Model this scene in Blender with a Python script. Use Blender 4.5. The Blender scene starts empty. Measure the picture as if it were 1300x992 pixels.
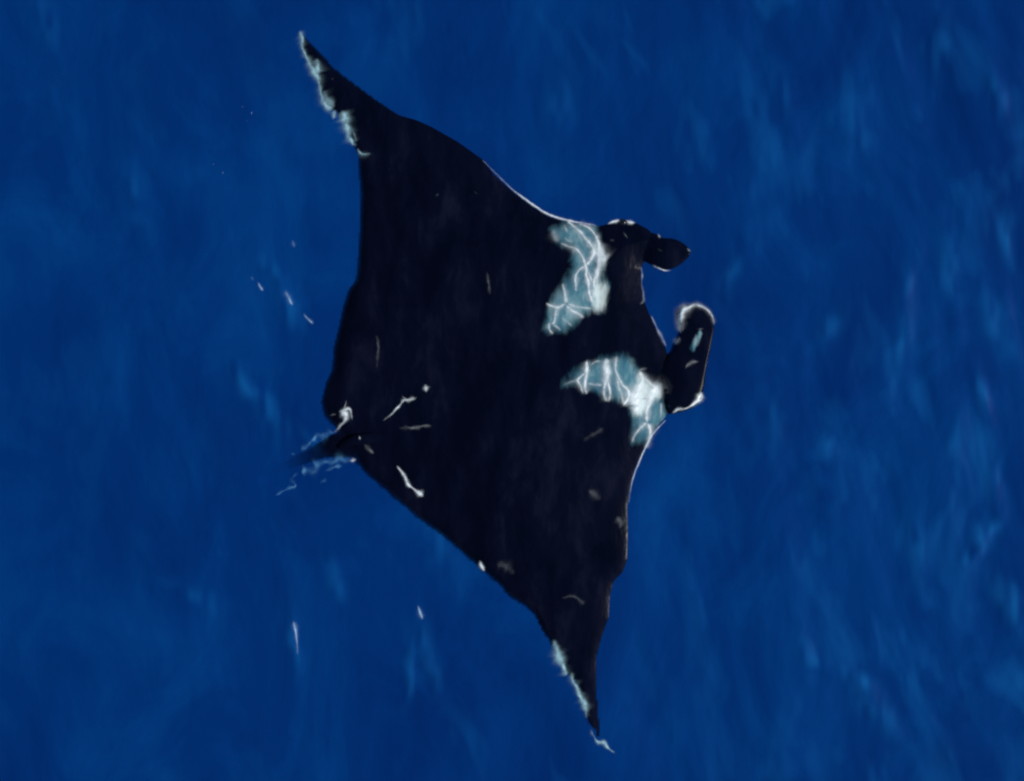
import bpy, bmesh, math, random
import numpy as np
from mathutils import Vector
from mathutils.bvhtree import BVHTree

random.seed(4)
rng = np.random.default_rng(11)
sc = bpy.context.scene
R = math.radians

# ------------------------------------------------------------------ camera, sky, sun, exposure
CAM_H = 12.0                      # drone height above the sea, metres
S = 0.005                         # metres on the water per photo pixel (wing span about 5 m)
W, H = 1300, 992
cam_d = bpy.data.cameras.new('camera'); cam = bpy.data.objects.new('camera', cam_d)
sc.collection.objects.link(cam); sc.camera = cam
cam.location = (0, 0, CAM_H); cam.rotation_euler = (0, 0, 0)
cam_d.sensor_width = 36.0; cam_d.lens = 36.0 * CAM_H / (W * S)
cam_d.clip_start = 0.1; cam_d.clip_end = 20000

SUN_EL, SUN_AZ = 42.0, 98.0       # azimuth clockwise from +Y
world = bpy.data.worlds.new('World'); sc.world = world; world.use_nodes = True
wn = world.node_tree.nodes; wl = world.node_tree.links
sky = wn.new('ShaderNodeTexSky'); sky.sky_type = 'NISHITA'; sky.sun_disc = False
sky.sun_elevation = R(SUN_EL); sky.sun_rotation = R(SUN_AZ)
bg = wn['Background']; bg.inputs['Strength'].default_value = 0.10
wl.new(sky.outputs['Color'], bg.inputs['Color'])
sun_d = bpy.data.lights.new('sun', 'SUN'); sun_d.energy = 3.6; sun_d.angle = R(0.5); sun_d.color = (1.0, 0.975, 0.94)
sun = bpy.data.objects.new('sun', sun_d); sc.collection.objects.link(sun)
sd = Vector((math.sin(R(SUN_AZ)) * math.cos(R(SUN_EL)), math.cos(R(SUN_AZ)) * math.cos(R(SUN_EL)), math.sin(R(SUN_EL))))
sun.rotation_euler = (-sd).to_track_quat('-Z', 'Y').to_euler(); sun.location = sd * 30
sc.view_settings.view_transform = 'Standard'; sc.view_settings.look = 'None'
sc.view_settings.exposure = 0.0; sc.view_settings.gamma = 1.0; sc.view_settings.use_curve_mapping = False
sc.render.engine = 'CYCLES'; sc.cycles.use_denoising = True
sc.cycles.pixel_filter_type = 'GAUSSIAN'; sc.cycles.filter_width = 2.6   # the soft drone video frame
sc.cycles.max_bounces = 8; sc.cycles.transparent_max_bounces = 16
try: sc.cycles.denoiser = 'OPENIMAGEDENOISE'
except Exception: pass

# ------------------------------------------------------------------ helpers
def PX(px, py, z=0.0):
    k = S * (CAM_H - z) / CAM_H
    return ((px - W / 2) * k, (H / 2 - py) * k, z)

def tag(o, label=None, cat=None, group=None, kind=None):
    if label: o['label'] = label
    if cat: o['category'] = cat
    if group: o['group'] = group
    if kind: o['kind'] = kind
    return o

def hash2(ix, iy, seed):
    n = (ix.astype(np.int64) * 374761393 + iy.astype(np.int64) * 668265263 + seed * 974711) & 0x7fffffff
    n = ((n ^ (n >> 13)) * 1274126177) & 0x7fffffff
    n = n ^ (n >> 16)
    return (n & 0xffff) / 32767.5 - 1.0

def vnoise(x, y, seed=0):
    ix = np.floor(x); iy = np.floor(y); fx = x - ix; fy = y - iy
    fx = fx * fx * fx * (fx * (fx * 6 - 15) + 10); fy = fy * fy * fy * (fy * (fy * 6 - 15) + 10)
    a = hash2(ix, iy, seed); b = hash2(ix + 1, iy, seed); c = hash2(ix, iy + 1, seed); d = hash2(ix + 1, iy + 1, seed)
    return (a + (b - a) * fx) * (1 - fy) + (c + (d - c) * fx) * fy

def seg_dist(px, py, poly, closed=True):
    """distance of points to a polyline and, when closed, inside test"""
    pts = np.array(poly, float); n = len(pts)
    d = np.full(px.shape, 1e9); inside = np.zeros(px.shape, bool)
    for i in range(n if closed else n - 1):
        a = pts[i]; b = pts[(i + 1) % n]; ab = b - a
        t = np.clip(((px - a[0]) * ab[0] + (py - a[1]) * ab[1]) / max(ab @ ab, 1e-9), 0, 1)
        d = np.minimum(d, np.hypot(px - a[0] - t * ab[0], py - a[1] - t * ab[1]))
        if closed:
            c = ((a[1] > py) != (b[1] > py))
            xi = a[0] + (py - a[1]) * ab[0] / (ab[1] if abs(ab[1]) > 1e-9 else 1e-9)
            inside ^= c & (px < xi)
    return np.where(inside, -d, d)

def soft(sd_, w):
    return np.clip(0.5 - sd_ / w, 0, 1)

def make_mesh(name, verts, faces, mat, parent=None, smooth=True):
    me = bpy.data.meshes.new(name); me.from_pydata(verts, [], faces); me.update()
    if smooth: me.polygons.foreach_set('use_smooth', [True] * len(me.polygons))
    me.materials.append(mat)
    o = bpy.data.objects.new(name, me); sc.collection.objects.link(o); o.parent = parent
    return o

def attr(me, name, vals):
    a = me.attributes.new(name, 'FLOAT', 'POINT'); a.data.foreach_set('value', np.asarray(vals, np.float32))

# ------------------------------------------------------------------ materials
def new_mat(name):
    m = bpy.data.materials.new(name); m.use_nodes = True
    nt = m.node_tree
    return m, nt, nt.nodes['Principled BSDF'], nt.nodes['Material Output']

def node(nt, typ, **kw):
    n = nt.nodes.new(typ)
    for k, v in kw.items(): setattr(n, k, v)
    return n

def noise(nt, vec, scale, detail=3.0, rough=0.55, dist=0.0):
    n = node(nt, 'ShaderNodeTexNoise'); n.inputs['Scale'].default_value = scale
    n.inputs['Detail'].default_value = detail; n.inputs['Roughness'].default_value = rough
    n.inputs['Distortion'].default_value = dist
    if vec: nt.links.new(vec, n.inputs['Vector'])
    return n.outputs['Fac']

def mapping(nt, rot=0.0, scale=(1, 1, 1)):
    tc = node(nt, 'ShaderNodeTexCoord'); mp = node(nt, 'ShaderNodeMapping')
    mp.inputs['Rotation'].default_value = (0, 0, rot); mp.inputs['Scale'].default_value = scale
    nt.links.new(tc.outputs['Object'], mp.inputs['Vector'])
    return mp.outputs['Vector']

def ramp(nt, fac, stops):
    r = node(nt, 'ShaderNodeValToRGB'); el = r.color_ramp.elements
    while len(el) < len(stops): el.new(0.5)
    for e, (p, c) in zip(el, stops):
        e.position = p; e.color = c if len(c) == 4 else (*c, 1)
    nt.links.new(fac, r.inputs['Fac'])
    return r.outputs['Color']

def math_(nt, op, a, b=None, clamp=False):
    n = node(nt, 'ShaderNodeMath', operation=op); n.use_clamp = clamp
    for i, v in enumerate((a, b)):
        if v is None: continue
        if isinstance(v, (int, float)): n.inputs[i].default_value = v
        else: nt.links.new(v, n.inputs[i])
    return n.outputs[0]

def mixc(nt, fac, a, b):
    n = node(nt, 'ShaderNodeMix', data_type='RGBA')
    nt.links.new(fac, n.inputs[0])
    for i, v in ((6, a), (7, b)):
        if isinstance(v, tuple): n.inputs[i].default_value = (*v, 1)
        else: nt.links.new(v, n.inputs[i])
    return n.outputs[2]

def bump(nt, h, dist, strength=1.0, normal=None):
    b = node(nt, 'ShaderNodeBump'); b.inputs['Distance'].default_value = dist; b.inputs['Strength'].default_value = strength
    nt.links.new(h, b.inputs['Height'])
    if normal: nt.links.new(normal, b.inputs['Normal'])
    return b.outputs['Normal']

def get_attr(nt, name):
    return node(nt, 'ShaderNodeAttribute', attribute_name=name).outputs['Fac']

# sea water: deep blue, clear where it only just covers the animal (attribute 'opacity' from the water depth over it)
M_SEA, nt, pb, out = new_mat('sea_water')
v1 = mapping(nt, R(18), (1.0, 0.55, 1.0))
aer = math_(nt, 'ADD', math_(nt, 'MULTIPLY', noise(nt, v1, 1.5, 5, 0.62, 0.9), 0.65), math_(nt, 'MULTIPLY', noise(nt, mapping(nt), 0.55, 2, 0.5), 0.35))
pb.inputs['Base Color'].default_value = (0, 0.03, 0.2, 1)
col = ramp(nt, aer, [(0.34, (0.0, 0.0185, 0.110)), (0.5, (0.0, 0.0255, 0.137)), (0.68, (0.0004, 0.041, 0.178))])
plume_glow = get_attr(nt, 'bubbles_glow')  # crest glow and bubble plumes put into the water colour
col = mixc(nt, plume_glow, col, (0.006, 0.115, 0.345))
nt.links.new(col, pb.inputs['Base Color'])
pb.inputs['Roughness'].default_value = 0.05; pb.inputs['IOR'].default_value = 1.33; pb.inputs['Specular IOR Level'].default_value = 0.18
v2 = mapping(nt, R(14), (1.0, 0.40, 1.0))
n1 = bump(nt, noise(nt, v2, 7.0, 3, 0.5, 0.3), 0.010, 0.6)
nt.links.new(n1, pb.inputs['Normal'])
tr = node(nt, 'ShaderNodeBsdfTransparent'); mx = node(nt, 'ShaderNodeMixShader')
nt.links.new(get_attr(nt, 'opacity'), mx.inputs[0]); nt.links.new(tr.outputs[0], mx.inputs[1]); nt.links.new(pb.outputs[0], mx.inputs[2])
nt.links.new(mx.outputs[0], out.inputs['Surface'])

# wet manta skin: near black with two pale shoulder patches
M_SKIN, nt, pb, out = new_mat('wet_manta_skin')
vs = mapping(nt, R(14), (1.0, 0.55, 1.0))
sky_streaks = noise(nt, mapping(nt, R(14), (1, 0.4, 1)), 5.0, 5, 0.65, 0.25)  # faint sky reflections on the back painted into the skin colour
black = ramp(nt, sky_streaks, [(0.38, (0.0007, 0.0019, 0.0075)), (0.55, (0.0019, 0.0031, 0.0115)), (0.72, (0.0062, 0.0078, 0.0200))])
pale = ramp(nt, noise(nt, mapping(nt, R(20), (1, 0.5, 1)), 9.0, 4, 0.6, 0.5),
            [(0.32, (0.030, 0.110, 0.165)), (0.52, (0.060, 0.170, 0.215)), (0.76, (0.24, 0.37, 0.39))])
wn_ = math_(nt, 'ADD', get_attr(nt, 'white'), math_(nt, 'MULTIPLY', math_(nt, 'SUBTRACT', noise(nt, mapping(nt, R(15), (1, 0.6, 1)), 16.0, 4, 0.65, 0.5), 0.5), 1.6))
wmr = node(nt, 'ShaderNodeMapRange', interpolation_type='SMOOTHSTEP'); wmr.inputs['From Min'].default_value = 0.10; wmr.inputs['From Max'].default_value = 0.95
nt.links.new(wn_, wmr.inputs['Value'])
pale = mixc(nt, wmr.outputs[0], pale, (0.60, 0.71, 0.69))
edge_n = noise(nt, mapping(nt, R(10), (1, 0.45, 1)), 11.0, 5, 0.6, 0.6)
pm = math_(nt, 'ADD', get_attr(nt, 'pale'), math_(nt, 'MULTIPLY', math_(nt, 'SUBTRACT', edge_n, 0.5), 0.9))
pmr = node(nt, 'ShaderNodeMapRange', interpolation_type='SMOOTHSTEP')
pmr.inputs['From Min'].default_value = 0.36; pmr.inputs['From Max'].default_value = 0.95
nt.links.new(pm, pmr.inputs['Value'])
nt.links.new(mixc(nt, pmr.outputs[0], black, pale), pb.inputs['Base Color'])
pb.inputs['Roughness'].default_value = 0.22; pb.inputs['IOR'].default_value = 1.33; pb.inputs['Specular IOR Level'].default_value = 0.05
b1 = bump(nt, noise(nt, vs, 6.0, 3, 0.55, 0.4), 0.02, 0.25)
b2 = bump(nt, noise(nt, vs, 28.0, 3, 0.6), 0.003, 0.4, b1)
nt.links.new(b2, pb.inputs['Normal'])

M_EYE, nt, pb, out = new_mat('eye_black')
pb.inputs['Base Color'].default_value = (0.004, 0.004, 0.005, 1); pb.inputs['Roughness'].default_value = 0.08

def foam_glint_mat(name, c):
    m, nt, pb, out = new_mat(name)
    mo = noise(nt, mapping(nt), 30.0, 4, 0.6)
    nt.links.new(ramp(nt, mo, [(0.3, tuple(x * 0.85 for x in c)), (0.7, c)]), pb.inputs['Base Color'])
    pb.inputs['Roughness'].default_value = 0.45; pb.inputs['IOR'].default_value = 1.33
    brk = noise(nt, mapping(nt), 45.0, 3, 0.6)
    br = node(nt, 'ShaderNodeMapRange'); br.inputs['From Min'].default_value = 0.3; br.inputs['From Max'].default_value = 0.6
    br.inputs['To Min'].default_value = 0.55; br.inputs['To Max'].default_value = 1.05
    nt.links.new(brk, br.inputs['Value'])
    nt.links.new(math_(nt, 'MULTIPLY', math_(nt, 'POWER', get_attr(nt, 'froth_glint'), 1.5), br.outputs[0], True), pb.inputs['Alpha'])
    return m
M_FOAM_GLINT = foam_glint_mat('white_foam_glint', (0.88, 0.96, 0.98))  # white of foam, and of painted caustics, glints and rim light
M_TEAL = foam_glint_mat('water_filmed_foam', (0.42, 0.68, 0.74))
M_PALE = foam_glint_mat('blue_foam_glint', (0.45, 0.70, 0.97))  # pale blue for painted sun glints on the sea, also foam specks
M_BLUE = foam_glint_mat('bubbly_water', (0.10, 0.33, 0.62))

# ------------------------------------------------------------------ the manta ray
LEAD = [(380,40),(388,45),(406,63),(426.5,85),(452,105),(480,125.5),(508,145),(531,153),(549,161),(582,180),(614,203),(628,222),
        (649,241),(665.5,254),(682,265.5),(698,275),(719,280.6),(742,285),(760.6,287),(771,284),(786,278.5),(807,282),(823,290),(834,301),
        (829,318),(818.5,333),(814,342),(815,360.6),(817,379),(825.5,400),(835,421),(846,442),(852,462),(855,490),(849,524),(845,531),(831.6,546),(822,561),
        (812,583),(805,600),(801,616),(797,642),(797.5,679),(796.5,711),(790.6,727),(779,738),(774.5,757),(773,786),(766.5,808),(759,837.5),
        (758.5,870),(762,911),(764,934),(770,946),(779,955)]
TRAIL = [(380,40),(381,59),(388,76),(401,101),(406,122),(414,136),(426.5,146),(438,164),(446,185),(452,198),(453,219),(455,245),(454,293),
         (451,340),(449,354),(440,366),(433,389),(428,412),(421,440),(419,468),(411,486),(405,510),(409,529),(420,541),(432,556),(447,580),(452,590),(460,602),(478,617),
         (501,637),(529,661),(560,683),(579,699),(605,722),(634,747),(644,760),(663,771),(677,784),(683,799),(695,815),(705,834),(715,853),(731,871),
         (740,895),(747,918),(757,936),(768,948),(779,955)]
A = np.array(LEAD[0], float); B = np.array(LEAD[-1], float)
AX = (B - A) / np.linalg.norm(B - A); AY = np.array([AX[1], -AX[0]])       # span axis, chord axis (towards the head)
SPAN = float(np.linalg.norm(B - A))
def chain(c):
    c = np.array(c, float) - A
    u = c @ AX; v = c @ AY
    return np.maximum.accumulate(u + np.arange(len(u)) * 1e-6), v
lu, lv = chain(LEAD); tu, tv = chain(TRAIL)
NU, NC = 640, 110
us = SPAN * (0.5 - 0.5 * np.cos(np.linspace(0.02, math.pi - 0.02, NU)) ** 1) * 1.0
us = np.clip(0.75 * np.linspace(0.4, SPAN - 0.4, NU) + 0.25 * us, 0.3, SPAN - 0.3)
vl = np.interp(us, lu, lv); vt = np.interp(us, tu, tv)
k = np.array([1, 2, 3, 2, 1.0]); k /= k.sum()
vl = np.convolve(np.pad(vl, 2, 'edge'), k, 'valid'); vt = np.convolve(np.pad(vt, 2, 'edge'), k, 'valid')
vt = vt + 1.6 * vnoise(us / 13.0, us * 0, 91) + 0.9 * vnoise(us / 5.0, us * 0, 92)
vl = np.maximum(vl, vt + 2.0)
UC = float((np.array((815, 390.)) - A) @ AX)                               # station of the head
e = np.linspace(0, 1, NC); cs = 0.5 - 0.5 * np.cos(math.pi * e); cs = 0.6 * e + 0.4 * cs

def body_z(u, v, v0, v1):
    """dorsal height (m) at span u, chord v inside [v0, v1] (photo pixels)"""
    E = np.exp(-((u - UC) / (0.17 * SPAN)) ** 2); E2 = np.exp(-((u - UC) / (0.34 * SPAN)) ** 2)
    qx = A[0] + u * AX[0] + v * AY[0]; qy = A[1] + u * AX[1] + v * AY[1]
    dl = seg_dist(qx, qy, LEAD, False) * S; dt = seg_dist(qx, qy, TRAIL, False) * S
    chordw = (v1 - v0) * S
    hgt = 0.022 + 0.018 * E2 + 0.035 * E
    hgt = np.minimum(hgt, 0.016 + 0.12 * chordw)
    c = (v - v0) / np.maximum(v1 - v0, 1e-6)
    prof = (1 - np.exp(-dl / (0.24 + 0.06 * E))) * (1 - np.exp(-dt / (0.16 + 0.5 * E)))
    z = hgt * prof * 1.35
    z += 0.004 - 0.075 * np.clip(chordw / 0.6 - 0.1, 0.06, 1) * np.exp(-dt / 0.022) - 0.006 * np.exp(-dl / 0.03)
    # outer wing tips sink a little, with a soft leading edge
    tip = np.clip((np.abs(u / SPAN - 0.5) - 0.34) / 0.16, 0, 1)
    z -= 0.045 * tip * np.clip(chordw / 0.35 - 0.1, 0.15, 1) * np.exp(-dl / 0.04)
    return z

verts = []; top = np.zeros((NU, NC), int); bot = np.zeros((NU, NC), int)
for i in range(NU):
    v0, v1 = vt[i], vl[i]
    vv = v0 + (v1 - v0) * cs
    zt = body_z(np.full(NC, us[i]), vv, v0, v1)
    pxs = A[0] + us[i] * AX[0] + vv * AY[0]; pys = A[1] + us[i] * AX[1] + vv * AY[1]
    xw = pxs * S; yw = pys * S
    inner = np.minimum(1, np.minimum(vv - v0, v1 - vv) * S / 0.12)
    zt = zt + inner * (0.006 * vnoise(xw / 0.35, yw / 0.5, 3) + 0.004 * vnoise(xw / 0.14, yw / 0.22, 5))
    thick = 0.014 + 1.15 * np.maximum(zt - zt[0], 0) * np.minimum(1, np.minimum(vv - v0, v1 - vv) * S / 0.08)
    for j in range(NC):
        x, y, z = PX(pxs[j], pys[j], zt[j]); top[i, j] = len(verts); verts.append((x, y, z))
    for j in range(NC):
        x, y, z = PX(pxs[j], pys[j], zt[j] - thick[j]); bot[i, j] = len(verts); verts.append((x, y, z))
faces = []
for i in range(NU - 1):
    for j in range(NC - 1):
        faces.append((top[i, j], top[i, j+1], top[i+1, j+1], top[i+1, j]))
        faces.append((bot[i, j], bot[i+1, j], bot[i+1, j+1], bot[i, j+1]))
    faces.append((top[i, 0], top[i+1, 0], bot[i+1, 0], bot[i, 0]))
    faces.append((top[i, NC-1], bot[i, NC-1], bot[i+1, NC-1], top[i+1, NC-1]))
for i, fl in ((0, False), (NU - 1, True)):
    for j in range(NC - 1):
        f = (top[i, j], bot[i, j], bot[i, j+1], top[i, j+1])
        faces.append(f[::-1] if fl else f)

manta = bpy.data.objects.new('manta_ray', None); sc.collection.objects.link(manta)
tag(manta, 'huge black manta ray with two white shoulder patches swimming at the blue sea surface', 'manta ray')
body = make_mesh('body', verts, faces, M_SKIN, manta)

def limb(rings, nseg=28):
    """closed tube through rings (px_left, px_right, z_mid, thickness, sag): cross-section an ellipse between two traced edge points"""
    vs_, fs = [], []
    for (l, r, z, th, sag) in rings:
        l = np.array(l, float); r = np.array(r, float); m = (l + r) / 2; h = (r - l) / 2
        for q in range(nseg):
            a = 2 * math.pi * q / nseg
            ca, sa = math.cos(a), math.sin(a)
            p = m + h * ca
            zz = z + th / 2 * sa - sag * (1 - ca * ca)
            vs_.append(PX(p[0], p[1], zz))
    n = len(rings)
    for i in range(n - 1):
        for q in range(nseg):
            q2 = (q + 1) % nseg
            fs.append((i*nseg+q, i*nseg+q2, (i+1)*nseg+q2, (i+1)*nseg+q))
    fs.append(tuple(range(nseg))[::-1]); fs.append(tuple((n-1)*nseg + q for q in range(nseg)))
    return vs_, fs

def smooth_rings(keys, n=26):
    """Catmull-Rom through ring keys"""
    K = np.array([[*a, *b, z, t, s] for a, b, z, t, s in keys], float)
    out_ = []
    for q in np.linspace(0, len(K) - 1.0001, n):
        i = int(q); f = q - i
        p0, p1, p2, p3 = K[max(i-1, 0)], K[i], K[min(i+1, len(K)-1)], K[min(i+2, len(K)-1)]
        v = 0.5 * (2*p1 + (p2-p0)*f + (2*p0-5*p1+4*p2-p3)*f*f + (3*p1-p0-3*p2+p3)*f**3)
        out_.append(((v[0], v[1]), (v[2], v[3]), v[4], max(v[5], 0.004), v[6]))
    return out_

limbs = []
# rolled paddle-shaped head fins beside the mouth
limbs.append(smooth_rings([((792,287),(800,326),-0.07,0.05,0), ((815,288),(811,330),-0.028,0.05,0), ((834,298),(820,333),0.0,0.045,0.0), ((842,302.5),(830,337),0.010,0.045,0.004),
                           ((853,303),(842,342),0.010,0.04,0.006), ((864,307),(854,341),0.008,0.035,0.006), ((872,313),(865,335),0.006,0.025,0.004), ((876.5,320),(874.5,326),0.003,0.010,0)]))
limbs.append(smooth_rings([((838,470),(850,526),0.005,0.05,0), ((848,452),(868,522),0.010,0.055,0), ((854,446),(886,512),0.012,0.055,0.0), ((857,439),(893,494),0.014,0.05,0.006), ((861,432),(897,466),0.015,0.045,0.014),
                           ((865,420),(903,437),0.016,0.045,0.018), ((862.5,405),(906.5,412),0.016,0.04,0.016), ((864,393),(900,395),0.014,0.03,0.008), ((876,387),(888,388),0.010,0.014,0)], 34))
# whip tail sinking away, and the small fin at its root
limbs.append(smooth_rings([((470,548),(478,584),-0.02,0.06,0), ((440,544),(452,584),-0.03,0.07,0), ((420,550),(430,582),-0.024,0.06,0), ((402,561),(408,585),-0.040,0.055,0), ((384,572),(388,592),-0.085,0.045,0),
                           ((362,583),(365,598),-0.20,0.03,0), ((330,602),(332,609),-0.36,0.016,0), ((290,618),(291,623),-0.45,0.010,0), ((230,634),(231,637),-0.55,0.006,0)], 44))
limbs.append([((508,552),(508,556),0.01,0.02,0), ((490,550),(492,560),0.02,0.03,0), ((470,549),(472,563),0.028,0.05,0), ((450,552),(452,566),0.028,0.06,0), ((436,560),(437,568),0.02,0.04,0), ((428,566),(429,569),0.012,0.012,0)])

def fix_normals(me):
    bm = bmesh.new(); bm.from_mesh(me); bmesh.ops.recalc_face_normals(bm, faces=bm.faces); bm.to_mesh(me); bm.free()
fix_normals(body.data)
tools = []
for r in limbs:
    vs_, fs = limb(r); o = make_mesh('limb', vs_, fs, M_SKIN); fix_normals(o.data); tools.append(o)
for o in tools:
    md = body.modifiers.new('join', 'BOOLEAN'); md.operation = 'UNION'; md.object = o
    try: md.solver = 'MANIFOLD'
    except Exception: md.solver = 'EXACT'
dg = bpy.context.evaluated_depsgraph_get()
me = bpy.data.meshes.new_from_object(body.evaluated_get(dg)); me.name = 'body'
print('BODY verts', len(verts), '->', len(me.vertices))
body.modifiers.clear(); body.data = me
for o in tools: bpy.data.objects.remove(o)
me.polygons.foreach_set('use_smooth', [True] * len(me.polygons))
co = np.zeros(len(me.vertices) * 3); me.vertices.foreach_get('co', co); co = co.reshape(-1, 3)
kz = S * (CAM_H - co[:, 2]) / CAM_H
vpx = co[:, 0] / kz + W / 2; vpy = H / 2 - co[:, 1] / kz
P_UP = [(698,291),(719,280),(742,280),(760.6,284),(761,305),(767.5,316.5),(772,328),(767.5,340),(768.7,353.6),(774.5,370),(772,388),(765,397.7),(749,400),
        (732.7,411.6),(716.5,423),(700,426.6),(684,421),(692,400),(700,379),(714,358),(723.5,337),(724,319),(708,310)]
P_LO = [(716,490),(724,467),(739,458),(764,455),(785,451),(799,448),(808,463),(817.7,472),(831.6,485),(843,490.6),(841,509),(850,530),(836,550),
        (824,566),(802.6,563.6),(803.8,548.5),(801,530),(794.5,516),(776,509),(762,503),(739,499)]
pale_sd = np.minimum(seg_dist(vpx, vpy, P_UP), seg_dist(vpx, vpy, P_LO))
fin_pale = [(886,419),(892,416),(892,424),(886,440),(880,447),(876,444),(880,430)]
pale_v = np.maximum(soft(pale_sd + 1.0, 30.0), soft(seg_dist(vpx, vpy, fin_pale), 6.0))
attr(me, 'pale', np.where(co[:, 2] > -0.05, pale_v, 0))
W_1 = [(753,360),(767,357),(774,367),(773,383),(767,397),(750,399),(753,383)]
W_2 = [(756,311),(767,314),(772,333),(766,341),(760,325)]
W_3 = [(812,471),(832,488),(841,492),(838,503),(824,510),(816,526),(805,528),(800,511),(806,496)]
ws = np.minimum(np.minimum(seg_dist(vpx, vpy, W_1), seg_dist(vpx, vpy, W_2)), seg_dist(vpx, vpy, W_3))
attr(me, 'white', soft(ws, 14.0))
bvh = BVHTree.FromPolygons([tuple(c) for c in co], [tuple(p.vertices) for p in me.polygons])

def eye(px, py, z, r):
    bm = bmesh.new(); bmesh.ops.create_uvsphere(bm, u_segments=20, v_segments=12, radius=r)
    for v in bm.verts: v.co.z *= 0.7; v.co += Vector(PX(px, py, z))
    mm = bpy.data.meshes.new('eye'); bm.to_mesh(mm); bm.free(); mm.materials.append(M_EYE)
    mm.polygons.foreach_set('use_smooth', [True] * len(mm.polygons))
    o = bpy.data.objects.new('eye', mm); sc.collection.objects.link(o); o.parent = manta
eye(791, 283, 0.0, 0.024); eye(882, 505, 0.012, 0.022)

# ------------------------------------------------------------------ the sea
def axis(lo, hi, step, far):
    a = list(np.arange(lo, hi + step / 2, step)); d = step; x = a[-1]; right = []
    while x < far: d *= 1.22; x += d; right.append(x)
    d = step; x = a[0]; left = []
    while x > -far: d *= 1.22; x -= d; left.append(x)
    return np.array(left[::-1] + a + right)
gx = axis(-3.45, 3.45, 0.010, 6000.0); gy = axis(-2.65, 2.65, 0.010, 6000.0)
X, Y = np.meshgrid(gx, gy)
def wave(X, Y):
    a = R(14); xr = X * math.cos(a) + Y * math.sin(a); yr = -X * math.sin(a) + Y * math.cos(a)
    xr = xr + 0.10 * vnoise(X / 0.9, Y / 0.9, 21)
    gust = np.clip(0.45 + 0.16 * X + 0.35 * vnoise(X / 1.6, Y / 1.6, 31), 0.12, 1.15)
    fade = np.exp(-(np.maximum(0, np.hypot(X, Y) - 8) / 30) ** 2)
    z = 0.030 * vnoise(xr / 1.5, yr / 3.2, 1) * 0.6
    z = z + gust * (0.014 * vnoise(xr / 0.42, yr / 1.15, 2) + 0.0075 * vnoise(xr / 0.19, yr / 0.62, 7) + 0.0032 * vnoise(xr / 0.085, yr / 0.30, 8))
    return z * fade
Z = wave(X, Y)
PXX = X / S + W / 2; PYY = H / 2 - Y / S
near = (np.abs(X) < 3.6) & (np.abs(Y) < 2.8)
OUT = LEAD + TRAIL[::-1][1:-1]
sdm = np.full(X.shape, 1e3); sdm[near] = seg_dist(PXX[near], PYY[near], OUT) * S
calm = np.clip((sdm - 0.01) / 0.35, 0, 1); calm = calm * calm * (3 - 2 * calm)
Z = Z * (0.10 + 0.90 * calm)
# separate low wavelet crests seen in the picture: (x, y, angle from vertical, half length, half width, height)
CREST = [(1100,885,-38,60,14,.016),(1035,835,-40,30,10,.011),(1262,120,-12,26,9,.010),(1245,690,20,40,14,.012),(1165,690,10,40,12,.008),(1285,770,-25,45,12,.010),
         (545,830,-12,40,10,.008),(520,850,8,35,7,.007),(425,735,-25,30,10,.006),(565,700,-30,50,14,.006),(375,820,-3,40,8,.006),(365,385,-30,30,10,.010),(310,490,-30,30,9,.008),(395,560,-40,25,8,.005),(345,345,-40,30,10,.006),
         (335,520,-30,45,14,.007),(245,755,-65,40,10,.004),(180,255,-10,40,16,.005),(60,30,-25,40,14,.005),(1080,150,0,60,18,.006),(1205,330,-8,45,12,.008),(1265,410,-15,40,12,.009),(1145,440,5,55,14,.008),(1050,415,30,30,12,.007),(1245,500,-8,24,8,.009),(1150,360,15,35,10,.006),(1050,560,8,35,12,.007),(1265,620,4,30,8,.009),(1215,560,10,30,10,.006),(985,545,5,40,12,.005),(930,350,15,30,10,.005),(985,110,-15,40,14,.004),(1280,300,-12,35,9,.008),(710,130,10,35,14,.004),(1200,960,-20,35,8,.005),(1190,60,8,45,14,.006)]
bub_glow = np.zeros(X.shape)  # lighter blue painted on crests and streaks for wave glow and bubbles
for (cx, cy, an, hl, hw, hh) in CREST:
    dx = PXX - cx; dy = -(PYY - cy); a = R(an)
    al = -dx * math.sin(-a) * -1 * 0 + (dx * math.sin(a) + dy * math.cos(a)); ac = dx * math.cos(a) - dy * math.sin(a)
    m = near & (np.abs(al) < 3 * hl) & (np.abs(ac) < 3 * hw)
    wob = ac + hw * 0.7 * vnoise(PXX / 30, PYY / 30, 77)
    g = np.where(m, np.exp(-(al / hl) ** 2 - (wob / hw) ** 2), 0)
    Z = Z + hh * g * (0.2 + 0.8 * calm)
    brk = np.clip(0.55 + 0.6 * vnoise(PXX / 9, PYY / 26, 15), 0, 1)
    bub_glow = np.maximum(bub_glow, g * brk * min(1.3, hh / 0.010) * 0.58)
aa = R(12); wx = 26 * vnoise(PXX / 120, PYY / 120, 61); wy = 40 * vnoise(PXX / 150, PYY / 150, 62)
xr = (PXX + wx) * math.cos(aa) - PYY * math.sin(aa); yr = PXX * math.sin(aa) + (PYY + wy) * math.cos(aa)
stk = 0.55 * vnoise(xr / 46, yr / 105, 51) + 0.35 * vnoise(xr / 21, yr / 54, 52) + 0.22 * vnoise(xr / 9, yr / 26, 53)
patchy = np.clip(0.22 + (PXX - 650) / 1100 + 0.35 * vnoise(PXX / 230, PYY / 230, 54), 0.16, 0.75)
bub_glow = np.maximum(bub_glow, np.clip(stk - 0.08, 0, 1) * patchy * 0.55 * calm)
op = np.ones(X.shape)
idx = np.argwhere(near & (sdm < 1.2))
down = Vector((0, 0, -1))
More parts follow.
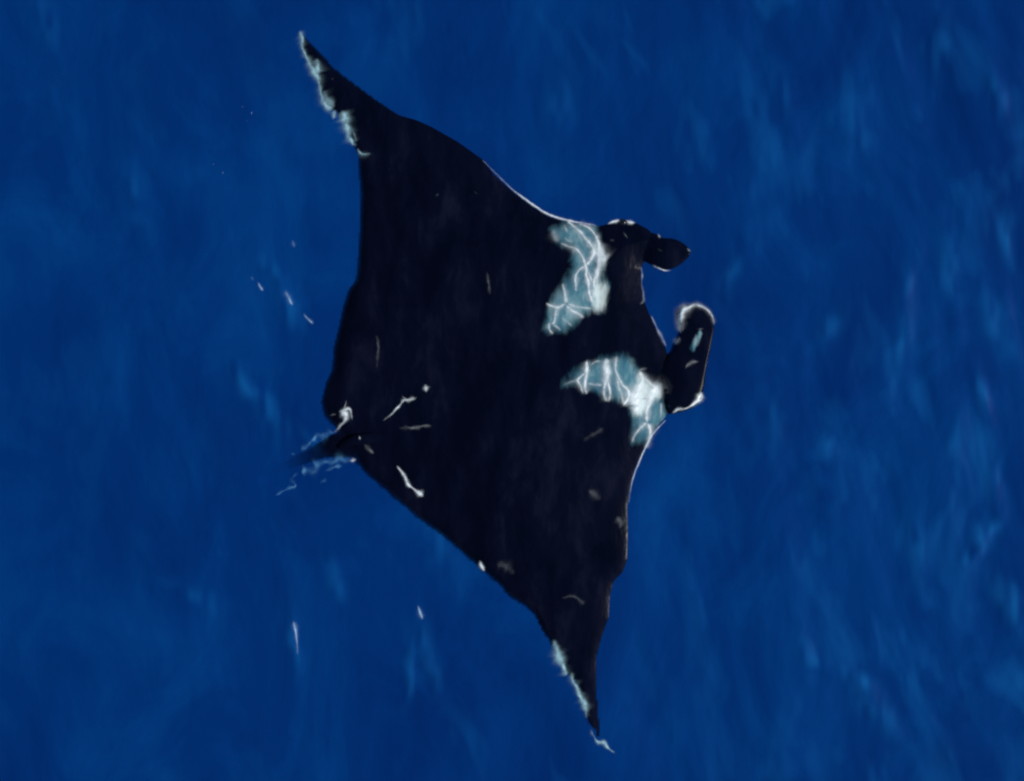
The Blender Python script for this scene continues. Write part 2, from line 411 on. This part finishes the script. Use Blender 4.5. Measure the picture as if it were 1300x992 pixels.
for (i, j) in idx:
    hit = bvh.ray_cast(Vector((X[i, j], Y[i, j], 3.0)), down)
    if hit[0] is not None:
        d = Z[i, j] - hit[0].z
        tp = min(1.0, max(0.0, (abs(((PXX[i, j] - A[0]) * AX[0] + (PYY[i, j] - A[1]) * AX[1]) / SPAN - 0.5) - 0.33) / 0.13))
        rim = min(1.0, max(0.0, -sdm[i, j] / (0.026 - 0.021 * tp))); rim = 1 - rim * rim * (3 - 2 * rim)   # water thickens past the thin fin edge
        op[i, j] = max(1 - math.exp(-d * 13.0), rim if sdm[i, j] < 0.004 and not (PXX[i, j] < 480 and 538 < PYY[i, j] < 592) else 0.0) if d > 0 else 0.0
pad = np.pad(op, 1, constant_values=1.0); hole = op < 1
full = np.zeros(op.shape, bool)
for di in range(3):
    for dj in range(3):
        full |= pad[di:di + op.shape[0], dj:dj + op.shape[1]] >= 1.0
op[full] = 1.0            # no see-through cell hangs out past the edge of the animal
ny, nx = X.shape
sv = np.stack([X.ravel(), Y.ravel(), Z.ravel()], 1)
I = np.arange(ny * nx).reshape(ny, nx)
F = np.stack([I[:-1, :-1].ravel(), I[:-1, 1:].ravel(), I[1:, 1:].ravel(), I[1:, :-1].ravel()], 1)
sme = bpy.data.meshes.new('sea'); sme.from_pydata(sv.tolist(), [], F.tolist()); sme.update()
sme.polygons.foreach_set('use_smooth', [True] * len(sme.polygons)); sme.materials.append(M_SEA)
sea = bpy.data.objects.new('sea', sme); sc.collection.objects.link(sea)
tag(sea, 'deep blue open sea with soft rippled surface', kind='structure')
attr(sme, 'opacity', op.ravel()); attr(sme, 'bubbles_glow', np.clip(bub_glow, 0, 1).ravel())
sea_bvh = BVHTree.FromPolygons(sv[(np.abs(sv[:, 0]) < 1e9)].tolist(), F.tolist())

def ground(x, y):
    z = -1
    for t in (bvh, sea_bvh):
        h = t.ray_cast(Vector((x, y, 3.0)), down)
        if h[0] is not None: z = max(z, h[0].z)
    return z

# ------------------------------------------------------------------ foam, plus painted caustics, glints and rim light, each a thin raised skin lying on the water or the wet back
def zoomed(x0, y0, k):
    return lambda pts: [(x0 + p[0] / k, y0 + p[1] / k, *p[2:]) for p in pts]
PIX = lambda pts: pts

def foam(name, strokes, mat, label, cat='foam', group=None, kind=None, seed=0, rough=0.35, step=1.6, lift=0.003, wide=1.1, glow=False):  # draws foam, and also painted caustics, glints and rim light
    """strokes: lists of (px, py[, width px[, density]])"""
    vs_, fs, den = [], [], []
    rr = np.random.default_rng(seed + 100)
    halo = [[(p[0], p[1]) + ((min(p[2] * 3.0, p[2] + 4.0),) if len(p) > 2 else ()) + ((p[3] * 0.46,) if len(p) > 3 else ()) for p in st] for st in strokes] if glow else []  # wide faint strokes paint a soft glow round each line
    for st in halo + list(strokes):
        K = []; w, dn = 2.0, 0.9
        for p in st:
            if len(p) > 2: w = p[2]
            if len(p) > 3: dn = p[3]
            K.append((p[0], p[1], w * wide, dn))
        K = np.array(K, float); pts = []
        for i in range(len(K) - 1):
            L = np.hypot(*(K[i+1, :2] - K[i, :2])); m = max(2, int(L / step))
            p0, p1, p2, p3 = K[max(i-1, 0)], K[i], K[i+1], K[min(i+2, len(K)-1)]
            for q in range(m):
                f = q / m
                pts.append(0.5 * (2*p1 + (p2-p0)*f + (2*p0-5*p1+4*p2-p3)*f*f + (3*p1-p0-3*p2+p3)*f**3))
        pts.append(K[-1]); pts = np.array(pts)
        n = len(pts)
        tg = np.gradient(pts[:, :2], axis=0); tg /= np.maximum(np.linalg.norm(tg, axis=1, keepdims=True), 1e-6)
        nr = np.stack([-tg[:, 1], tg[:, 0]], 1)
        s0 = rr.uniform(0, 100)
        t = np.arange(n) * step
        wob = vnoise(t / 7.0 + s0, np.zeros(n), 41) * rough
        wl_ = pts[:, 2] * (1 + rough * 1.2 * vnoise(t / 5.0 + s0, np.ones(n), 42)); wr_ = pts[:, 2] * (1 + rough * 1.2 * vnoise(t / 5.0 + s0, np.ones(n) * 5, 43))
        endf = np.minimum(1, np.minimum(np.arange(n) + 0.3, np.arange(n)[::-1] + 0.3) / 3.0)
        dd = np.clip(pts[:, 3] * (1 + rough * 0.9 * vnoise(t / 6.0 + s0, np.ones(n) * 9, 44)), 0, 1) * endf
        cross = (-2.3, -1.5, -0.95, -0.5, 0, 0.5, 0.95, 1.5, 2.3); prof = (0, .16, .42, .82, 1, .82, .42, .16, 0); hz = (0, .2, .5, .9, 1, .9, .5, .2, 0)
        base = len(vs_)
        for i in range(n):
            for c, pf, h in zip(cross, prof, hz):
                wd = (wl_ if c < 0 else wr_)[i] * 0.5 * (0.45 + 0.55 * endf[i])
                p = pts[i, :2] + nr[i] * (c * wd + wob[i] * pts[i, 2] * 0.5)
                x, y, _ = PX(*p)
                for _r in range(3):
                    z = ground(x, y); x, y, _ = PX(*p, z)
                vs_.append((x, y, z + lift + h * min(0.004, 0.0012 * wd)))
                den.append(pf * dd[i])
        nc = len(cross)
        for i in range(n - 1):
            for c in range(nc - 1):
                a = base + i * nc + c
                fs.append((a, a + 1, a + nc + 1, a + nc))
    o = make_mesh(name, vs_, fs, mat)
    attr(o.data, 'froth_glint', den)
    return tag(o, label, cat, group, kind)

Z1 = zoomed(680, 270, 6.2)  # caustic light net on the upper patch, painted as raised white lines
foam('painted_caustics', [Z1(s) for s in [
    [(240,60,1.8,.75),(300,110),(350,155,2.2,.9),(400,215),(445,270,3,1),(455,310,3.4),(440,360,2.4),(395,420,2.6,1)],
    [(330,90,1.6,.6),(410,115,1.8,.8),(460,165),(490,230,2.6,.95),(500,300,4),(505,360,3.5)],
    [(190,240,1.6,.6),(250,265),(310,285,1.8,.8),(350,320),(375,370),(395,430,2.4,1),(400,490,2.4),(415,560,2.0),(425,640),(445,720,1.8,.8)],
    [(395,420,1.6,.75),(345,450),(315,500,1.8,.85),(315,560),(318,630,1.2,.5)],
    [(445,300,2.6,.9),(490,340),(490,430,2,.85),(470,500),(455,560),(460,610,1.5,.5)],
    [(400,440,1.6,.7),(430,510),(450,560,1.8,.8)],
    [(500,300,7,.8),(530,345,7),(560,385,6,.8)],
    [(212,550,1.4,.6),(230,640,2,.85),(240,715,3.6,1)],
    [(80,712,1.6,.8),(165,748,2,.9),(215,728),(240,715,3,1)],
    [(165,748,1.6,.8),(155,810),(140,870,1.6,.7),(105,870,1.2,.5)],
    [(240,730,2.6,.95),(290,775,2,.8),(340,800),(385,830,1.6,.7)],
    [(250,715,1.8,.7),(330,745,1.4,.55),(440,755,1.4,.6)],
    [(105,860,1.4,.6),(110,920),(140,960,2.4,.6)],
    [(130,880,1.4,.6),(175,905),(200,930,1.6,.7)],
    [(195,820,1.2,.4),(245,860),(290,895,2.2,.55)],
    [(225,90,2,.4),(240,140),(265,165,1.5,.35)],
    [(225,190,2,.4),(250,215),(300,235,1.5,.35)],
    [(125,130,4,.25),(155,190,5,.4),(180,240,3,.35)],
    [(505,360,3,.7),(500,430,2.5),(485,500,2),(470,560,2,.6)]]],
    M_FOAM_GLINT, 'net of painted caustic light lines over the upper white shoulder patch', 'ripples', kind='stuff', seed=1, rough=0.25, wide=1.5, glow=True)  # 'ripples' here are painted caustic light lines
Z2 = zoomed(700, 440, 7.63)  # lower patch: its caustic light likewise drawn as white strips
foam('painted_caustics', [Z2(s) for s in [
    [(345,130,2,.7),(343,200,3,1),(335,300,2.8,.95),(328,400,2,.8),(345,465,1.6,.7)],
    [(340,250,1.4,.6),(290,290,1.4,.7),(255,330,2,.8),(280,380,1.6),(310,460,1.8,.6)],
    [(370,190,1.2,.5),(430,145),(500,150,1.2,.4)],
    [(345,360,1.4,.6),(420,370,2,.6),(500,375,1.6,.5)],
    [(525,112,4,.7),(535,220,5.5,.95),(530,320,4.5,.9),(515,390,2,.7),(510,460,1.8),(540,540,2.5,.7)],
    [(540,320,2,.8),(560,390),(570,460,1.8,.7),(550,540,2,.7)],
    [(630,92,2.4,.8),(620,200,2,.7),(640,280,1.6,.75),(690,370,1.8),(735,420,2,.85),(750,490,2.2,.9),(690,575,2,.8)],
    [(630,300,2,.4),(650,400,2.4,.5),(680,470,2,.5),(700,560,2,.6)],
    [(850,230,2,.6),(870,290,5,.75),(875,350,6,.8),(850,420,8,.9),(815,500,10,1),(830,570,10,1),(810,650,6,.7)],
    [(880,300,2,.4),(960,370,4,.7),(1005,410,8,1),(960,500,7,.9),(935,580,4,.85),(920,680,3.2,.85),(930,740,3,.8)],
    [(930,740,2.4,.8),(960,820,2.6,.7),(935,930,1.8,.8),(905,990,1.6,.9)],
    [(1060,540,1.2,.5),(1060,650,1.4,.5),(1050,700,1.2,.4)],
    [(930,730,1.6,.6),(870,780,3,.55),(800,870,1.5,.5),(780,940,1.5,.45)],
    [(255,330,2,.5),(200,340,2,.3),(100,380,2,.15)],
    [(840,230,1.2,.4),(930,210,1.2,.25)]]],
    M_FOAM_GLINT, 'net of painted caustic light lines over the lower white shoulder patch beside the curled head fin', 'ripples', kind='stuff', seed=2, rough=0.25, wide=1.45, glow=True)  # 'ripples' here are painted caustic light lines

def one(strokes, label, mat=M_FOAM_GLINT, name='foam_glint_streak', **kw):
    one.i += 1
    return foam(name, strokes, mat, label, seed=one.i * 7, **kw)
one.i = 3
Z3 = zoomed(360, 30, 5.51)
one([Z3(s) for s in [
    [(115,50,3,.7),(130,95,3.6,.75),(133,170,2.4,.7),(150,215,2,.7),(180,275,2.6,.75),(208,325,5,.9),(240,375,4.5,.85),(252,430,2.6,.6),(265,500,3,.6),(300,575,6,.7),(345,605,6,.75)],
    [(228,245,4,.55),(238,300,6,.9),(240,355,5,.9)],
    [(270,470,7,.3),(310,540,7,.45),(360,585,5,.6)],
    [(360,600,1.8,.5),(350,645,3.6,.75),(342,675,1.8,.5)],
    [(400,615,7,.75),(425,660,9,.95),(440,720,6,.9),(455,790,5,.7),(490,845,4,.75),(515,850,2.5,.6)],
    [(470,720,2,.3),(500,790,2,.5),(515,830,2,.5)],
    [(515,870,1.2,.5),(545,912,1.8,.7),(620,910,1,.15)]]],
    'pale ragged foam along the trailing edge of the upper wing tip', M_TEAL, rough=0.35, glow=True)
Z5 = zoomed(680, 800, 5.83)
one([Z5(s) for s in [
    [(130,70,3,.6),(150,130,4,.75),(180,215,6.5,.95),(205,280,5,.85),(225,340,5,.7)],
    [(260,310,3,.7),(270,355,4,.7),(300,420,3,.65),(330,490,4,.75),(350,530,4.5,.75),(370,585,3.4,.7),(375,655,2,.4)],
    [(340,590,3,.5),(365,575,3,.5)],
    [(400,730,1.2,.3),(430,790,1.6,.5)]]],
    'thin ragged foam line along the trailing edge of the lower wing tip', M_TEAL, rough=0.4, glow=True)
one([Z5(s) for s in [[(415,762,1.2,.35),(440,802,2,.5),(465,825,4,.7),(500,830,4.5,.75),(530,865,2.6,.7),(585,915,2.4,.7)]]],
    'short curl of foam trailing off the very end of the lower wing tip', M_TEAL, rough=0.5)
Z4 = zoomed(340, 480, 6.2)
one([Z4(s) for s in [
    [(620,170,1,.25),(605,240,2,.5),(590,270,6,.9),(615,285,6,.9),(600,340,3.6,.6),(560,390,2.6,.45),(515,430,2,.35)],
    [(560,270,3,.8),(600,262,3,.8),(640,245,3,.8),(660,290,2,.6),(663,335,1.2,.4)], [(485,295,2,.2),(540,285,2,.3)]]],
    'frothy white splash where the tail leaves the black back')
one([Z4(s) for s in [[(520,420,6,.4),(440,450,8,.55),(380,470,5,.6),(320,525,4,.5),(260,575,4,.4)], [(180,598,2.6,.6),(215,600,3.4,.7)]]],
    'faint bubbly streak along the upper side of the tail', M_BLUE, rough=0.6)
one([Z4(s) for s in [[(700,640,2,.8),(675,652,4,.95),(640,655,2,.4)]]], 'small bright fleck at the lower root of the tail')
one([Z4(s) for s in [
    [(660,645,4,.5),(580,640,7,.5),(520,665,6,.5),(440,670,6,.5),(370,715,9,.5),(260,740,4,.6)],
    [(595,695,3,.6),(550,700,4,.7),(500,715,2.4,.6),(445,735,2,.5)], [(360,720,8,.45),(360,770,5,.4)],
    [(240,750,3,.35),(190,800,3,.35),(215,850,3,.4),(130,885,2.6,.5),(65,930,2.4,.55)], [(455,780,3,.35),(430,820,6,.45),(415,840,3,.35)]]],
    'wispy pale blue bubble trail along the lower side of the tail', M_BLUE, rough=0.6)
Z6 = zoomed(430, 470, 3.675)  # sun glints on the back painted as white strips, with duller streaks
one([Z6([(725-320,65,3,.7),(403,75,5,1),(410,105,2.6,.6)])], 'small round bright painted glint alone in the middle of the black back', name='painted_glint', cat='glint')
one([Z6([(205,240,1.2,.25),(245,205,1.8,.5),(275,175,1.8,.7),(310,140,3.5,.6),(360,132,3,.65)]), Z6([(295,120,1.2,.4),(330,145,2,.4),(365,125,1.5,.4)])],
    'crooked thin painted glint on the back beside the round glint', rough=0.5)
one([Z6([(280,268,3,.12),(340,270,3,.22),(400,260,3,.25),(435,258,3,.15)])], 'faint grey horizontal streak on the black back', rough=0.5)
one([Z6([(92,318,2.4,.9),(98,317,3.8,1),(104,317,2.4,.9)])], 'tiny white dot of painted glint by the tail fin', name='painted_glint', cat='glint')
one([Z6([(115,345,2,.15),(150,375,5,.32),(165,390,3,.2)])], 'dull grey smear below the tiny white dot near the tail', rough=0.4)
one([Z6([(270,445,1,.6),(305,490,3,.95),(322,530,3.6,1),(345,552,1.4,.8),(375,575,5,1),(393,592,4.5,1)])], 'bright white comma of painted glint on the rear edge of the back', name='painted_glint', cat='glint', rough=0.25)
one([Z6([(656,888,2.4,.8),(668,915,4.2,1),(680,940,2.4,.9)])], 'bright white glint at the rear edge of the lower wing', name='painted_glint', cat='glint', rough=0.2)
# rim highlights on wing edges, head and head fins, painted as white strips
one([[(612,203,.8,.3),(649,239.5,1.0,.5),(665.5,252,1.8,.9),(682,264,2,.95),(698,273,2,.95),(719,279.5,2,.95),(742,284,1.6,.6),(758,286.5,1.2,.4)]],
    'thin white painted rim glint on the front edge of the upper wing', name='painted_rim_glint', rough=0.2)
one([[(846,533,1,.5),(832,547,1.4,.7),(822.5,562,1.5,.9),(813,583,1.5,.85),(806,600,1.2,.7),(801.5,616,1,.5),(798,640,.8,.25)]],
    'thin white painted rim glint on the front edge of the lower wing', name='painted_rim_glint', rough=0.2)
one([[(771,285,1.2,.7),(779,281.5,3,1),(787,279.5,3,1)], [(794,280,2.6,1),(800,283,4,1),(807,283,2,.9)]], 'pair of white wedges of painted glint by the eye at the upper side of the head', rough=0.2)  # highlights beside the eye, shaped as white strips
one([[(813,338,1,.3),(815.5,348,1.6,.4),(814.5,360,1.2,.25),(817.5,380,2.2,.35),(812,387,2.4,.3)], [(826,400,1.2,.3),(834,417,1.6,.4),(840,428,3,.4),(846,441,1.4,.35)]],
    'faint grey painted rim glint along the mouth between the head fins', name='painted_rim_glint')
one([[(827,335.5,1,.4),(835,340,1.8,.8),(842,343,1.8,.8),(853,343.5,1,.3)]],
    'thin white curved painted glint line under the upper head fin', name='painted_rim_glint')
one([[(835,297,1.6,.6),(838,303,2.4,.7)]], 'small white fleck where the upper head fin meets the head')
one([[(872,315,1.6,.5),(877,320,2,.6)]], 'small white fleck at the tip of the upper head fin')
one([[(864,424,1.6,.7),(862.5,412,3.4,1),(864,401,6.5,1),(867.5,394,7.5,1),(874,390,4,1),(881,387.5,2.2,.9),(890,389,1.6,.8),(898,393.5,1.8,.75),(904,402,1.4,.5),(906.5,413,1.6,.4)], [(863,427,1.4,.7),(857,438,2.4,.8)]],
    'bright white painted rim glint over the end of the curled lower head fin', name='painted_rim_glint', rough=0.2, glow=True)
one([[(890,497,2.5,.9),(888.5,503,6.5,1),(885,509,5.5,1),(878,515,2,.9),(869,519.5,1.6,.7),(861,520,3.4,.8),(853,525,1.8,.8)]],
    'white blob of painted glint by the eye at the foot of the curled head fin', rough=0.2)  # highlight at the fin foot drawn as a white strip
one([[(885,418,1.2,.4),(893,417,2,.6)]], 'short pale fleck above the white mark on the curled head fin', rough=0.4)
one([[(870,468,2,.25),(875,461,3.4,.35),(888,459,1.8,.2)]], 'dull grey hooked fleck across the curled lower head fin', rough=0.4)
# dull grey streaks on the back
for st, lb in [([[(478,425,2,.12),(480,440,2.4,.22),(478,468,2,.12)]], 'dim upright grey streak on the back near the rear edge'),
               ([[(712,760,3,.1),(728,757,3,.2),(742,768,4,.16)]], 'dim curved grey streak across the lower wing'),
               ([[(783,655,4,.2),(788,664,6,.3),(786,672,4,.2)]], 'dull grey spot near the front edge of the lower wing'),
               ([[(746,622,4,.15),(752,626,6,.22),(762,636,5,.15)]], 'dull grey smear on the lower wing behind the white patch'),
               ([[(630,716,6,.12),(645,722,9,.2),(652,730,5,.12)]], 'dull grey smear beside the bright glint on the lower wing'),
               ([[(553,250,2,.3),(557,246,2.4,.4)]], 'small grey fleck in the middle of the upper wing'),
               ([[(601,243,1,.3),(606,246,1.4,.4)]], 'thin grey fleck toward the front of the upper wing'),
               ([[(774,307,3,.2),(780,304,4,.35)]], 'dim grey fleck on the head beside the upper white patch'),
               ([[(791,294,1.4,.25),(797,303,1.8,.35)]], 'thin grey fleck on the head below the pair of white wedges'),
               ([[(834,316,2,.2),(841,319,2.4,.35)]], 'small grey fleck at the root of the upper head fin'),
               ([[(740,560,3,.1),(752,552,4,.2),(766,543,4,.22)]], 'dim slanting streak just behind the lower white patch'),
               ([[(618,345,2,.1),(620,360,2.4,.25),(622,375,2,.1)]], 'dim upright streak in the front half of the back'),
               ([[(421,102,3,.3),(424,100,3.4,.45)]], 'small grey fleck on the upper wing tip')]:
    one([[(p[0], p[1], p[2], p[3] * 0.66) for p in q] for q in st], lb, rough=0.4)
# painted sun glints and foam specks on the open water
for st, lb in [([[(318,351,2.4,.35),(322,357,1.6,.4)], [(327,358,1.4,.5),(334,370,2.2,.8)]], 'short double glint on the water left of the back'),
               ([[(362,368,5,.18),(366,378,2.6,.6),(372,388,1.8,.7)]], 'short slanting glint between two others beside the back'),
               ([[(385,398,1.2,.4),(390,404,1.6,.6),(398,412,1.4,.6)]], 'slanting glint on the water closest to the rear edge of the back'),
               ([[(371,304,1.6,.2),(374,315,2,.35)]], 'single faint upright glint above the slanting glints'),
               ([[(372,788,1,.4),(374.5,798,2.2,.9),(377,815,1.2,.5),(378,832,1,.2)]], 'long thin upright glint on the open water below the tail'),
               ([[(530,768,1.4,.4),(533,777,2.2,.85),(537,787,1.4,.5)]], 'short bright glint on the water behind the lower wing')]:
    one(st, lb, M_PALE, name='painted_glint', cat='glint', rough=0.3, glow=True, wide=0.85)
for n_, (x, y, w_, d_) in enumerate([(308,136,1.6,.5),(319.5,144,2.4,.8),(313.5,154,1.6,.4),(271,209,1.6,.5),(283,220,2.2,.7)]):
    one([[(x - .8, y, w_, d_), (x, y, w_, d_), (x + .8, y + .3, w_, d_)]], mat=M_PALE, label='tiny white foam speck in the cluster of three off the upper wing tip' if n_ < 3 else 'tiny white foam speck in the pair further off the upper wing', name='foam_speck', group='foam specks in a cluster of three' if n_ < 3 else 'foam specks in a pair', step=0.5)
